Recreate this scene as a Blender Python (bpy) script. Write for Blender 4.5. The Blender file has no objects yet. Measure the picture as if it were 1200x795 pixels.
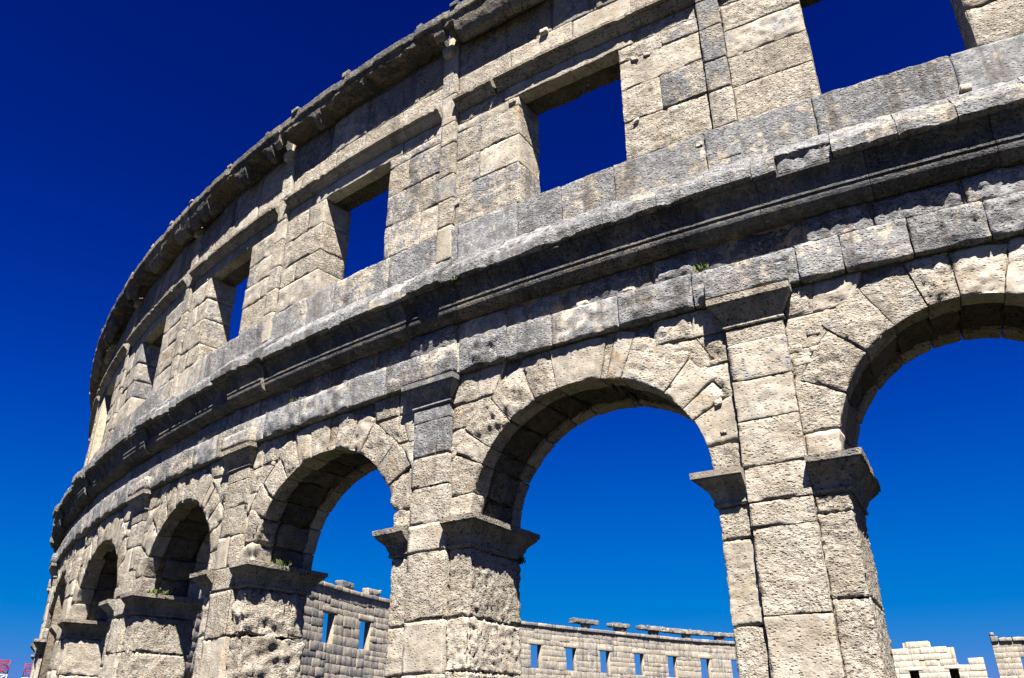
import bpy, math, random
import numpy as np
from mathutils import Vector

# ------------------------------------------------------------------ camera, sky, sun, exposure
scn = bpy.context.scene
Z0 = 4.84                                   # impost level of the arcade above the ground
cam_d = bpy.data.cameras.new('camera'); cam = bpy.data.objects.new('camera', cam_d)
scn.collection.objects.link(cam); scn.camera = cam
cam.location = (2.249, -10.3344, Z0 - 3.1911)
cam.rotation_euler = (2.033, 0.0046, 0.5175)
cam_d.sensor_width = 36; cam_d.lens = 968.72/1200*36
cam_d.clip_end = 6000

SUN_EL = math.radians(58); SUN_PHI = math.radians(32)
to_sun = Vector((math.sin(SUN_PHI)*math.cos(SUN_EL), -math.cos(SUN_PHI)*math.cos(SUN_EL), math.sin(SUN_EL)))
sd = bpy.data.lights.new('sun', 'SUN'); sun = bpy.data.objects.new('sun', sd); scn.collection.objects.link(sun)
sun.rotation_euler = to_sun.to_track_quat('Z', 'Y').to_euler()
sd.energy = 5.0; sd.angle = math.radians(0.5); sd.color = (1.0, 0.955, 0.88)

world = bpy.data.worlds.new('World'); scn.world = world; world.use_nodes = True
wt = world.node_tree; wt.nodes.clear()
sky = wt.nodes.new('ShaderNodeTexSky'); sky.sky_type = 'NISHITA'; sky.sun_disc = False
sky.sun_elevation = SUN_EL; sky.sun_rotation = math.atan2(to_sun.x, to_sun.y)
sky.altitude = 1200; sky.air_density = 0.9; sky.dust_density = 0.05; sky.ozone_density = 5.0
gam = wt.nodes.new('ShaderNodeGamma'); gam.inputs['Gamma'].default_value = 1.55
hs = wt.nodes.new('ShaderNodeHueSaturation'); hs.inputs['Saturation'].default_value = 1.25; hs.inputs['Value'].default_value = 0.55
bg = wt.nodes.new('ShaderNodeBackground'); bg.inputs['Strength'].default_value = 0.05
wo = wt.nodes.new('ShaderNodeOutputWorld')
wt.links.new(sky.outputs[0], gam.inputs['Color']); wt.links.new(gam.outputs[0], hs.inputs['Color'])
sp_ = wt.nodes.new('ShaderNodeSeparateColor'); cb_ = wt.nodes.new('ShaderNodeCombineColor')
wt.links.new(hs.outputs[0], sp_.inputs[0])
def wm(op, a, b):
    n_ = wt.nodes.new('ShaderNodeMath'); n_.operation = op
    for i_, v_ in enumerate((a, b)):
        if isinstance(v_, float): n_.inputs[i_].default_value = v_
        else: wt.links.new(v_, n_.inputs[i_])
    return n_.outputs[0]
SKY_K = .595
for ch, (pw_, k_, m_) in enumerate(((1.0, .33, 9.), (1.95, .575, 2.0), (2.12, .509, 5.3))):     # deep polarised blue: one film-like grade over the whole sky
    g_ = wm('MULTIPLY', wm('POWER', sp_.outputs[ch], pw_), k_)
    o_ = wm('MULTIPLY', wm('DIVIDE', g_, wm('ADD', wm('DIVIDE', g_, m_), 1.)), SKY_K)
    wt.links.new(o_, cb_.inputs[ch])
wt.links.new(cb_.outputs[0], bg.inputs['Color']); wt.links.new(bg.outputs[0], wo.inputs['Surface'])

vs = scn.view_settings
vs.view_transform = 'Standard'; vs.look = 'None'; vs.exposure = 2.15; vs.gamma = 1.0; vs.use_curve_mapping = False

scn.cycles.diffuse_bounces = 1

# ------------------------------------------------------------------ noise
rng = np.random.default_rng(7)
_perm = rng.permutation(512).astype(np.int64); _perm = np.concatenate([_perm, _perm, _perm])
_grad = rng.normal(size=(512, 3)); _grad /= np.linalg.norm(_grad, axis=1)[:, None]
def perlin(p):
    i = np.floor(p).astype(np.int64); f = p - i; i &= 511
    w = f*f*f*(f*(f*6-15)+10)
    out = np.zeros(len(p))
    for dx in (0, 1):
        for dy in (0, 1):
            for dz in (0, 1):
                h = _perm[_perm[_perm[(i[:, 0]+dx) & 511]+((i[:, 1]+dy) & 511)] + ((i[:, 2]+dz) & 511)]
                g = _grad[h & 511]
                d = g[:, 0]*(f[:, 0]-dx)+g[:, 1]*(f[:, 1]-dy)+g[:, 2]*(f[:, 2]-dz)
                wx = w[:, 0] if dx else 1-w[:, 0]; wy = w[:, 1] if dy else 1-w[:, 1]; wz = w[:, 2] if dz else 1-w[:, 2]
                out += d*wx*wy*wz
    return out*1.5
def fbm(p, octs=((3, 1.), (8, .55), (19, .3))):
    r = np.zeros(len(p))
    for k, (fq, a) in enumerate(octs): r += a*perlin(p*fq+k*17.3)
    return r
def sstep(a, b, x):
    t = np.clip((x-a)/(b-a), 0, 1); return t*t*(3-2*t)

# ------------------------------------------------------------------ materials
def new_mat(name):
    m = bpy.data.materials.new(name); m.use_nodes = True; nt = m.node_tree; nt.nodes.clear()
    o = nt.nodes.new('ShaderNodeOutputMaterial'); b = nt.nodes.new('ShaderNodeBsdfPrincipled')
    nt.links.new(b.outputs[0], o.inputs['Surface']); b.inputs['Roughness'].default_value = .92
    b.inputs['Specular IOR Level'].default_value = .15
    return m, nt, b
class NT:
    def __init__(s, nt): s.nt = nt
    def n(s, t, **kw):
        x = s.nt.nodes.new(t)
        for k, v in kw.items(): setattr(x, k, v)
        return x
    def set(s, inp, v):
        if isinstance(v, bpy.types.NodeSocket): s.nt.links.new(v, inp)
        else: inp.default_value = v
    def math(s, op, a, b=0.0, c=None):
        x = s.n('ShaderNodeMath', operation=op); s.set(x.inputs[0], a); s.set(x.inputs[1], b)
        if c is not None: s.set(x.inputs[2], c)
        return x.outputs[0]
    def vmath(s, op, a, b):
        x = s.n('ShaderNodeVectorMath', operation=op); s.set(x.inputs[0], a); s.set(x.inputs[1], b); return x.outputs[0]
    def noise(s, v, sc, det=4, ro=.55, dist=0.):
        x = s.n('ShaderNodeTexNoise'); s.set(x.inputs['Vector'], v); s.set(x.inputs['Scale'], sc)
        x.inputs['Detail'].default_value = det; x.inputs['Roughness'].default_value = ro; x.inputs['Distortion'].default_value = dist
        return x.outputs[0]
    def voro(s, v, sc):
        x = s.n('ShaderNodeTexVoronoi'); s.set(x.inputs['Vector'], v); x.inputs['Scale'].default_value = sc; return x.outputs['Distance']
    def ramp(s, f, a, b, lo=0., hi=1.):
        x = s.n('ShaderNodeMapRange', interpolation_type='SMOOTHSTEP'); s.set(x.inputs['Value'], f)
        s.set(x.inputs['From Min'], a); s.set(x.inputs['From Max'], b); s.set(x.inputs['To Min'], lo); s.set(x.inputs['To Max'], hi)
        return x.outputs[0]
    def mix(s, f, a, b, mode='MIX'):
        x = s.n('ShaderNodeMix', data_type='RGBA', blend_type=mode)
        s.set(x.inputs[0], f); s.set(x.inputs[6], a if isinstance(a, bpy.types.NodeSocket) else (*a, 1)); s.set(x.inputs[7], b if isinstance(b, bpy.types.NodeSocket) else (*b, 1))
        return x.outputs[2]

def stone_material(name, bump=.06, far=False):
    m, nt, b = new_mat(name); N = NT(nt)
    geo = N.n('ShaderNodeNewGeometry'); oi = N.n('ShaderNodeObjectInfo')
    rv = N.n('ShaderNodeCombineXYZ')
    for k, f in enumerate((37., 61., 23.)): N.set(rv.inputs[k], N.math('MULTIPLY', oi.outputs['Random'], f))
    p = N.vmath('ADD', geo.outputs['Position'], rv.outputs[0])
    sep = N.n('ShaderNodeSeparateColor'); N.set(sep.inputs[0], oi.outputs['Color'])
    grey, warm, bri = sep.outputs
    n1 = N.noise(p, 1.1, 3); n1b = N.noise(N.vmath('MULTIPLY', N.vmath('ADD', geo.outputs['Position'], (9., 4., 2.)), (1.15, 1.15, .62)), 1.5, 6, .66, .6)
    n2 = N.noise(p, 7., 6, .68); n3 = N.noise(p, 31., 5, .7)
    pw = N.vmath('ADD', p, N.vmath('MULTIPLY', N.n('ShaderNodeTexNoise').outputs['Color'], (0., 0., 0.)))
    v1 = N.voro(N.vmath('MULTIPLY', p, (1., 1., 1.6)), 17.); v2 = N.voro(p, 41.)
    # limestone body
    body = N.mix(N.ramp(n1, .35, .65), (.625, .55, .44), (.475, .405, .31))
    body = N.mix(N.ramp(n1b, .5, .72), body, (.66, .615, .53))
    body = N.mix(N.math('MULTIPLY', N.ramp(n3, .35, .7), .45), body, (.70, .66, .58))
    tan_ = N.ramp(N.noise(N.vmath('ADD', p, (1., 7., 3.)), 3.4, 6, .68, .5), .44, .66)
    body = N.mix(N.math('MULTIPLY', tan_, .6), body, (.36, .295, .215))
    body = N.mix(N.math('MULTIPLY', N.ramp(N.noise(p, 5.5, 6, .7), .50, .66), .5), body, (.33, .31, .285))
    # rusty and ochre staining
    st = N.math('MULTIPLY', N.ramp(N.noise(N.vmath('ADD', p, (3., 8., 1.)), 2.7, 5, .65, .6), .52, .72), warm)
    body = N.mix(st, body, (.43, .27, .13))
    # grey patina in patches, breaking up at its edges
    gm = N.math('ADD', N.math('MULTIPLY', n1b, .52), N.math('MULTIPLY', n2, .48))
    thr = N.math('SUBTRACT', .80, N.math('MULTIPLY', grey, .56))
    gmask = N.ramp(gm, N.math('SUBTRACT', thr, .035), N.math('ADD', thr, .04))
    gcol = N.mix(N.ramp(n2, .36, .62), (.13, .133, .145), (.34, .34, .35))
    gcol = N.mix(N.ramp(n3, .56, .72), gcol, (.50, .50, .49))
    col = N.mix(N.math('MULTIPLY', gmask, .93), body, gcol)
    # dark rain streaks running down across the joints
    sk_ = N.noise(N.vmath('MULTIPLY', geo.outputs['Position'], (2.6, 2.6, .32)), 1.0, 5, .6, .3)
    col = N.mix(N.math('MULTIPLY', N.ramp(sk_, .52, .64), N.math('ADD', N.math('MULTIPLY', grey, .9), .05)), col, (.115, .10, .09))
    # black lichen spots
    sp = N.math('MULTIPLY', N.ramp(N.noise(p, 13., 5, .75), .58, .68), N.math('ADD', N.math('MULTIPLY', grey, .7), .30))
    col = N.mix(sp, col, (.075, .07, .068))
    # pale crust
    cr = N.math('MULTIPLY', N.ramp(N.noise(N.vmath('ADD', p, (5., 5., 5.)), 9., 6, .7), .60, .70), .7)
    col = N.mix(cr, col, (.72, .69, .62))
    # dirt held in the pits
    pitm = N.ramp(n2, .40, .58)
    pit = N.math('MULTIPLY', N.ramp(v1, .16, .38, 1., 0.), pitm)
    pit2 = N.math('MULTIPLY', N.ramp(v2, .14, .36, 1., 0.), N.ramp(N.noise(p, 4., 3), .42, .60))
    dirt = N.math('MAXIMUM', pit, N.math('MULTIPLY', pit2, .8))
    col = N.mix(N.math('MULTIPLY', dirt, .62), col, (.12, .092, .065))
    col = N.mix(1., col, N.n('ShaderNodeCombineColor').outputs[0], 'MIX') if False else col
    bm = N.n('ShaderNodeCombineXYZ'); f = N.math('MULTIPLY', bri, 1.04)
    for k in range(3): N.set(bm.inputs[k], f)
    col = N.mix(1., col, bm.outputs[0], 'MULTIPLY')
    nt.links.new(col, b.inputs['Base Color'])
    if bump:
        stroke = N.noise(N.vmath('MULTIPLY', p, (1., 1., 2.3)), 12., 4, .6, .8)
        h = N.math('ADD', N.math('MULTIPLY', n2, 1.2), N.math('MULTIPLY', n3, .28))
        h = N.math('ADD', h, N.math('MULTIPLY', stroke, .3))
        h = N.math('SUBTRACT', h, N.math('MULTIPLY', pit, .9)); h = N.math('SUBTRACT', h, N.math('MULTIPLY', pit2, .28))
        bp = N.n('ShaderNodeBump'); bp.inputs['Strength'].default_value = 1.; bp.inputs['Distance'].default_value = bump
        N.set(bp.inputs['Height'], N.math('MULTIPLY', h, N.ramp(N.math('FRACT', N.math('MULTIPLY', oi.outputs['Random'], 7.13)), 0., 1., .12, 1.35))); nt.links.new(bp.outputs[0], b.inputs['Normal'])
    return m
def simple_material(name, c1, c2, scale=4., bump=0.):
    m, nt, b = new_mat(name); N = NT(nt); geo = N.n('ShaderNodeNewGeometry')
    n = N.noise(geo.outputs['Position'], scale, 8, .72)
    nt.links.new(N.mix(N.ramp(n, .35, .65), c1, c2), b.inputs['Base Color'])
    if bump:
        bp = N.n('ShaderNodeBump'); bp.inputs['Distance'].default_value = bump; N.set(bp.inputs['Height'], n)
        nt.links.new(bp.outputs[0], b.inputs['Normal'])
    return m
M_STONE = stone_material('weathered_limestone')
M_FAR = stone_material('distant_limestone', .03)
M_MORTAR = simple_material('lime_mortar', (.27, .225, .165), (.17, .138, .098), 9., .06)
M_GROUND = simple_material('rough_turf_ground', (.024, .021, .012), (.016, .018, .009), .6, .02)
M_GRASS = simple_material('weed_leaf', (.045, .075, .018), (.075, .09, .03), 12.)
M_RED = simple_material('crane_red_paint', (.20, .02, .035), (.16, .02, .03), 2.)
M_WHITE = simple_material('crane_white_paint', (.36, .36, .38), (.30, .30, .32), 2.)

# ------------------------------------------------------------------ mesh helpers
COL = scn.collection
def make_obj(name, verts, quads, mat, parent=None, color=None, smooth=True, sharp=None, kind=None):
    me = bpy.data.meshes.new(name)
    nv = len(verts); quads = np.asarray(quads, dtype=np.int32); nf, k = quads.shape
    me.vertices.add(nv); me.vertices.foreach_set('co', np.asarray(verts, dtype=np.float32).ravel())
    me.loops.add(nf*k); me.loops.foreach_set('vertex_index', quads.ravel())
    me.polygons.add(nf); me.polygons.foreach_set('loop_start', np.arange(nf, dtype=np.int32)*k)
    if smooth: me.polygons.foreach_set('use_smooth', np.ones(nf, dtype=bool))
    me.update(calc_edges=True); me.validate()
    if sharp: me.set_sharp_from_angle(angle=math.radians(sharp))
    me.materials.append(mat)
    o = bpy.data.objects.new(name, me); COL.objects.link(o)
    if parent is not None: o.parent = parent
    if color: o.color = (*color, 1.)
    if kind: o['kind'] = kind
    return o
def orient(verts, quads):
    v = np.asarray(verts); q = np.asarray(quads)
    c = v.mean(0); a, b_, c_, d = (v[q[:, k]]-c for k in range(4))
    vol = (np.einsum('ij,ij->i', a, np.cross(b_, c_))+np.einsum('ij,ij->i', a, np.cross(c_, d))).sum()
    return q[:, ::-1] if vol < 0 else q
def thing(name, label, cat, loc=(0, 0, 0), group=None):
    o = bpy.data.objects.new(name, None); COL.objects.link(o); o.location = loc
    o['label'] = label; o['category'] = cat
    if group: o['group'] = group
    return o

# plan curves : (s along the wall, z, off out of the visible face) -> world
R = 49.7892
def near(s, z, off):
    t = s/R; r = R+off
    return np.stack([-r*np.sin(t), R-r*np.cos(t), z+Z0+0*s], -1)
class PolyCurve:
    """inner face of a wall section: polyline smoothed, off points to the left of travel or as sign says"""
    def __init__(self, pts, sign=1.):
        p = np.asarray(pts, float); d = np.r_[0, np.cumsum(np.hypot(*np.diff(p, axis=0).T))]
        self.s = d; self.p = p; self.sign = sign
        t = np.gradient(p, d, axis=0); t /= np.linalg.norm(t, axis=1)[:, None]
        self.n = np.stack([t[:, 1], -t[:, 0]], -1)*sign
    def __call__(self, s, z, off):
        x = np.interp(s, self.s, self.p[:, 0]); y = np.interp(s, self.s, self.p[:, 1])
        nx = np.interp(s, self.s, self.n[:, 0]); ny = np.interp(s, self.s, self.n[:, 1])
        return np.stack([x+nx*off, y+ny*off, z+Z0+0*s], -1)

def axis(L, cell, r):
    r = min(r, L*.3); n = max(1, int(round((L-2*r)/cell)))
    return np.r_[0, .4*r, np.linspace(r, L-r, n+1), L-.4*r, L]
def axis_coarse(L, cell, r):
    r = min(r, L*.3); n = max(1, int(round((L-2*r)/cell)))
    return np.r_[0, np.linspace(r, L-r, n+1), L]
def box_lattice(au, av, aw):
    nu, nv, nw = len(au), len(av), len(aw)
    mask = np.ones((nu, nv, nw), bool); mask[1:-1, 1:-1, 1:-1] = False
    idx = np.full(mask.shape, -1, np.int64); idx[mask] = np.arange(mask.sum())
    U, V, Wd = np.meshgrid(au, av, aw, indexing='ij')
    P = np.stack([U[mask], V[mask], Wd[mask]], -1)
    Q = []
    def add(g, flip):
        q = np.stack([g[:-1, :-1], g[1:, :-1], g[1:, 1:], g[:-1, 1:]], -1).reshape(-1, 4)
        Q.append(q[:, ::-1] if flip else q)
    add(idx[:, :, -1], False); add(idx[:, :, 0], True)
    add(idx[:, -1, :], True); add(idx[:, 0, :], False)
    add(idx[-1, :, :], False); add(idx[0, :, :], True)
    return P, np.concatenate(Q)
_seed = [0]
def stone_geo(mp, Lu, Lv, w0, w1, cell, rough, rnd, boss=0., curve=near, wcell=None, chip=.0, coarse=False, octs=((3, 1.), (8, .55), (19, .3))):
    _seed[0] += 1; so = np.array([(_seed[0]*7.31) % 97, (_seed[0]*3.77) % 89, (_seed[0]*5.19) % 83])
    Lw = w1-w0; ax = axis_coarse if coarse else axis
    au, av, aw = ax(Lu, cell, rnd), ax(Lv, cell, rnd), ax(Lw, wcell or cell*2, rnd)
    p, q = box_lattice(au, av, aw)
    L = np.array([Lu, Lv, Lw]); r = np.minimum(rnd, L*.3)
    c = np.clip(p, r, L-r); d = p-c
    dn = d/r; ln = np.linalg.norm(dn, axis=1)[:, None]; n = dn/np.maximum(ln, 1e-9)
    p = c+n*r
    if rough:
        nz = fbm(p+so, octs)
        disp = rough*nz if rough < .045 else rough*(1.9*np.abs(perlin(p*2.6+so))+1.1*np.abs(perlin(p*6.3+so))-.9+.35*nz)
        if boss:
            e = np.minimum(np.minimum(p[:, 0], Lu-p[:, 0]), np.minimum(p[:, 1], Lv-p[:, 1]))
            boss = boss*(.35, .8, 1.1, 1.5)[_seed[0]*7 % 4]
            disp += (n[:, 2] > .8)*sstep(.03, .12, e)*boss*(.5+.9*perlin(p*4.5+so)+.8*perlin(p*10+so)-.6*np.clip(perlin(p*19+so)-.1, 0, 1))
        if rough < .045 and rough > .009 and not coarse:
            cr_ = np.abs(perlin(p*np.array([1.6, 2.6, 1.6])+so*1.3)+.35*perlin(p*7+so))
            disp -= .02*sstep(.07, .0, cr_)*(perlin(p*1.3+so*.7) > .02)
        if chip:
            ed = sstep(.45, .9, 1-np.max(np.abs(n), axis=1)/1.0+.0) if False else (np.max(np.abs(n), axis=1) < .93)
            disp -= chip*ed*np.clip(perlin(p*2.2+so*1.7)*1.6, 0, 1)
        if rough < .03: disp = np.maximum(disp, -.013+.004*perlin(p*30+so))
        p = p+n*disp[:, None]
    s, z = mp(p[:, 0]/Lu, p[:, 1]/Lv)
    return curve(s, z, w0+p[:, 2]), q
def stone(name, parent, mp, Lu, Lv, w0, w1, cell=.06, rough=.02, rnd=.03, color=(.3, .2, .5), mat=None, **kw):
    v, q = stone_geo(mp, Lu, Lv, w0, w1, cell, rough, rnd, **kw)
    return make_obj(name, v, orient(v, q), mat or M_STONE, parent, color)
def quad_map(s0, s1, z0, z1, sl=0., sr=0., zt=0.):
    """sl/sr: shift of the top corners along s, zt: tilt of the courses"""
    def mp(u, v): return (s0+sl*v)*(1-u)+(s1+sr*v)*u, z0+(z1-z0)*v+zt*(u-.5)
    return mp
def resample(prof, cell):
    out = []
    n = len(prof)
    for i in range(n):
        a = np.array(prof[i]); b = np.array(prof[(i+1) % n]); k = max(1, int(math.ceil(np.linalg.norm(b-a)/cell)))
        for j in range(k): out.append(a+(b-a)*j/k)
    return np.array(out)
def sweep_geo(prof, path, cell, rough, curve=near, fn=None):
    """prof: closed loop of (projection, z); path: list of plan points (s, off) with mitred outward directions (s, off)"""
    _seed[0] += 1; so = np.array([(_seed[0]*7.31) % 97, (_seed[0]*3.77) % 89, (_seed[0]*5.19) % 83])
    pr = resample(prof, cell); m = len(pr)
    t = np.roll(pr, -1, 0)-np.roll(pr, 1, 0); nn = np.stack([t[:, 1], -t[:, 0]], -1); nn /= np.maximum(np.linalg.norm(nn, axis=1), 1e-6)[:, None]
    area = (pr[:, 0]*np.roll(pr[:, 1], -1)-np.roll(pr[:, 0], -1)*pr[:, 1]).sum()
    if area < 0: nn = -nn
    base, dirs = path; k = len(base)
    V = np.zeros((k, m, 3)); 
    for i in range(k):
        P3 = np.stack([base[i][0]+dirs[i][0]*pr[:, 0], pr[:, 1], base[i][1]+dirs[i][1]*pr[:, 0]], -1)
        d = rough*fbm(P3+so); pp = pr+nn*d[:, None]
        if fn is not None: pp = fn(base[i], pp)
        V[i, :, 0] = base[i][0]+dirs[i][0]*pp[:, 0]; V[i, :, 1] = pp[:, 1]; V[i, :, 2] = base[i][1]+dirs[i][1]*pp[:, 0]
    ends = V[[0, -1]].mean(1)
    flat = np.concatenate([V.reshape(-1, 3), ends])
    idx = np.arange(k*m).reshape(k, m); nx = np.roll(idx, -1, 1)
    q = np.stack([idx[:-1], nx[:-1], nx[1:], idx[1:]], -1).reshape(-1, 4)
    w = curve(flat[:, 0], flat[:, 1], flat[:, 2])
    # end caps as quads folded on the centre point
    caps = []
    for e, row in ((0, idx[0]), (1, idx[-1])):
        c = k*m+e; r2 = np.roll(row, -1)
        caps.append((row, r2, c, e))
    return w, q, caps
def sweep(name, parent, prof, path, cell, rough, color, mat=None, sharp=38, curve=near, fn=None):
    w, q, caps = sweep_geo(prof, path, cell, rough, curve, fn)
    q = orient(w, q)
    flipped = not np.array_equal(q[0], np.array([0, 1, 1+len(caps[0][0]), len(caps[0][0])]))
    tri = []
    for row, r2, c, e in caps:
        for a, b in zip(row, r2): tri.append((a, b, c) if (e == 1) != flipped else (b, a, c))
    t1 = np.concatenate([q[:, [0, 1, 2]], q[:, [0, 2, 3]], np.array(tri)])
    return make_obj(name, w, t1, mat or M_STONE, parent, color, sharp=sharp)
def line_path(s0, s1, off, ds):
    n = max(2, int(math.ceil((s1-s0)/ds))+1)
    return [(x, off) for x in np.linspace(s0, s1, n)], [(0., 1.)]*n
def bent_path(pts, normals, ds):
    """polyline in plan with an outward normal for each leg; mitres at the corners"""
    base, dirs = [], []
    for i in range(len(pts)-1):
        a, b = np.array(pts[i], float), np.array(pts[i+1], float); n = max(1, int(math.ceil(np.linalg.norm(b-a)/ds)))
        for j in range(n):
            base.append(tuple(a+(b-a)*j/n))
            if j == 0 and i > 0: dirs.append((normals[i-1][0]+normals[i][0], normals[i-1][1]+normals[i][1]))
            else: dirs.append(normals[i])
    base.append(tuple(pts[-1])); dirs.append(normals[-1])
    return base, dirs
def columns_geo(cols, off0, off1, curve=near):
    """core of a wall: strips of (s0, s1, zlow0, zlow1, zhigh0, zhigh1)"""
    V, Q = [], []
    for s0, s1, a0, a1, b0, b1 in cols:
        i = len(V)
        for off in (off0, off1):
            V += [(s0, a0, off), (s1, a1, off), (s1, b1, off), (s0, b0, off)]
        Q += [(i, i+1, i+2, i+3), (i+7, i+6, i+5, i+4), (i, i+4, i+5, i+1), (i+1, i+5, i+6, i+2), (i+2, i+6, i+7, i+3), (i+3, i+7, i+4, i)]
    V = np.array(V, float)
    return curve(V[:, 0], V[:, 1], V[:, 2]), np.array(Q)

rnd = random.Random(11)
def jit(a): return rnd.uniform(-a, a)

# ------------------------------------------------------------------ ground
gm_v = [(0., 0., 0.)]
ring = [(3500*math.cos(a), 3500*math.sin(a), 0.) for a in np.linspace(0, 2*math.pi, 65)[:-1]]
gv = np.array(gm_v+ring); gq = np.array([(0, i+1, (i+1) % 64+1) for i in range(64)])
ground = make_obj('ground', gv, gq, M_GROUND, smooth=False); ground['kind'] = 'structure'

# ------------------------------------------------------------------ the near wall
BAY = 5.2
DS = {-1: .0406, 0: -.1976, 1: .0621, 2: .2718, 3: -.1452, 4: -.0127, 5: -.0191}
PIERS = list(range(-2, 8))
SK = {k: k*BAY+DS.get(k, 0.) for k in range(-3, 9)}
PW, PP, JW, TH = .389, .08, .796, 1.36
IB, CN0, CN1, CT = -.446, 1.72, 1.96, 2.42
SB, ST = 2.42, 2.98                 # string course
FB = 3.43                           # top of the frieze
WL, WS, WW, AO, AB = 8.03, 5.53, 1.05, -.13, -.85
HB, HT = 8.36, 8.66
TB = 10.17

wall = thing('amphitheatre_facade', 'tall sunlit limestone wall of an amphitheatre curving away, round arches below square windows', 'amphitheatre')

def cell_at(s): 
    x, y, _ = near(np.array([s]), np.array([0.]), np.array([0.]))[0]
    return .0036*max(9.5, math.hypot(x-2.25, y+10.33))*(1. if -5. < s < 27.5 else 2.6)
ARCH = {}
for k in PIERS[1:]:                   # arch k lies between pier k and pier k-1
    a, b = SK[k]-JW, SK[k-1]+JW
    ARCH[k] = ((a+b)/2, (a-b)/2, 1.76)
def intrados(k, s):
    c, rx, rz = ARCH[k]; x = (s-c)/rx
    return rz*math.sqrt(max(0, 1-x*x)) if abs(x) < 1 else 0.

# cores (mortared rubble behind the facing)
cols = []
S_LO, S_HI = SK[-2]-JW, SK[7]+JW
arc_cols = []
for k in PIERS:
    arc_cols.append((SK[k]-PW-.02, SK[k]+PW+.02, -Z0, -Z0, SB, SB))
    if k in ARCH:
        c, rx, rz = ARCH[k]; e = np.linspace(c-rx-.12, c+rx+.12, 49)
        for a, b in zip(e[:-1], e[1:]):
            f = lambda x: (rz+.12)*math.sqrt(max(0, 1-((x-c)/(rx+.12))**2))
            arc_cols.append((a, b, max(.001, f(a)), max(.001, f(b)), SB, SB))
v, q = columns_geo(arc_cols, -TH+.05, -.024); arcade = make_obj('arcade', v, q, M_MORTAR, wall, smooth=False)
n = int((S_HI-S_LO)/.4); e = np.linspace(S_LO, S_HI, n)
v, q = columns_geo([(a, b, SB+.005, SB+.005, 4.72, 4.72) for a, b in zip(e[:-1], e[1:])], -TH+.05, -.035)
entab = make_obj('entablature', v, q, M_MORTAR, wall, smooth=False)
att_cols = []
wins = [(ARCH[k][0], k) for k in ARCH]
edges = sorted([S_LO, S_HI]+[c-WW-.05 for c, _ in wins]+[c+WW+.05 for c, _ in wins])
for a, b in zip(edges[:-1], edges[1:]):
    iswin = any(abs((a+b)/2-c) < .3 for c, _ in wins)
    m = max(1, int((b-a)/.4)); ee = np.linspace(a, b, m+1)
    for x0, x1 in zip(ee[:-1], ee[1:]):
        if iswin:
            att_cols.append((x0, x1, 4.725, 4.725, WS-.06, WS-.06)); att_cols.append((x0, x1, WL+.06, WL+.06, 10.6, 10.6))
        else: att_cols.append((x0, x1, 4.725, 4.725, 10.6, 10.6))
v, q = columns_geo(att_cols, AB+.05, AO-.024); attic = make_obj('attic', v, q, M_MORTAR, wall, smooth=False)

def col(g, w=.25, b=.5): return (min(1, max(0, g+jit(.09))), min(1, max(0, w+jit(.2))), b+jit(.045))

# pier courses read off the photograph for the two nearest piers
COURSES = {(0, 'p'): [-4.84, -3.75, -2.8, -1.8, -.77, IB], (0, 'l'): [-4.84, -3.9, -2.9, -1.88, -.86, IB], (0, 'r'): [-4.84, -3.6, -2.62, -1.66, -.68, IB],
           (1, 'p'): [-4.84, -3.95, -3.05, -2.2, -1.45, IB], (1, 'l'): [-4.84, -3.9, -2.9, -2.2, -1.5, IB], (1, 'r'): [-4.84, -3.95, -3.05, -2.17, -1.45, IB]}
UPPER = {(0, 'p'): [0., .62, 1.18, CN0], (1, 'p'): [0., .6, 1.1, CN0]}
def courses(z0, z1, h):
    n = max(1, int(round((z1-z0)/h))); e = [z0+(z1-z0)*i/n for i in range(n+1)]
    return [e[0]]+[x+jit(.16*h) for x in e[1:-1]]+[e[-1]]
ERODE = {-2: .03, -1: .03, 0: .025, 1: .034, 2: .062, 3: .036, 4: .034}
G = .005                                # half of a joint

IMP = [(-.05, -.43), (.03, -.43), (.045, -.40), (.03, -.375), (.035, -.34), (.06, -.30), (.075, -.25), (.13, -.19), (.20, -.125), (.215, -.11), (.215, -.09), (.245, -.085), (.25, -.005), (.2, .0), (-.05, .0)]
CAP = [(-.06, 1.965), (.03, 1.965), (.04, 1.985), (.03, 2.01), (.012, 2.015), (.012, 2.05), (.05, 2.12), (.115, 2.22), (.15, 2.29), (.152, 2.31), (.18, 2.315), (.185, 2.405), (-.06, 2.405)]

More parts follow.
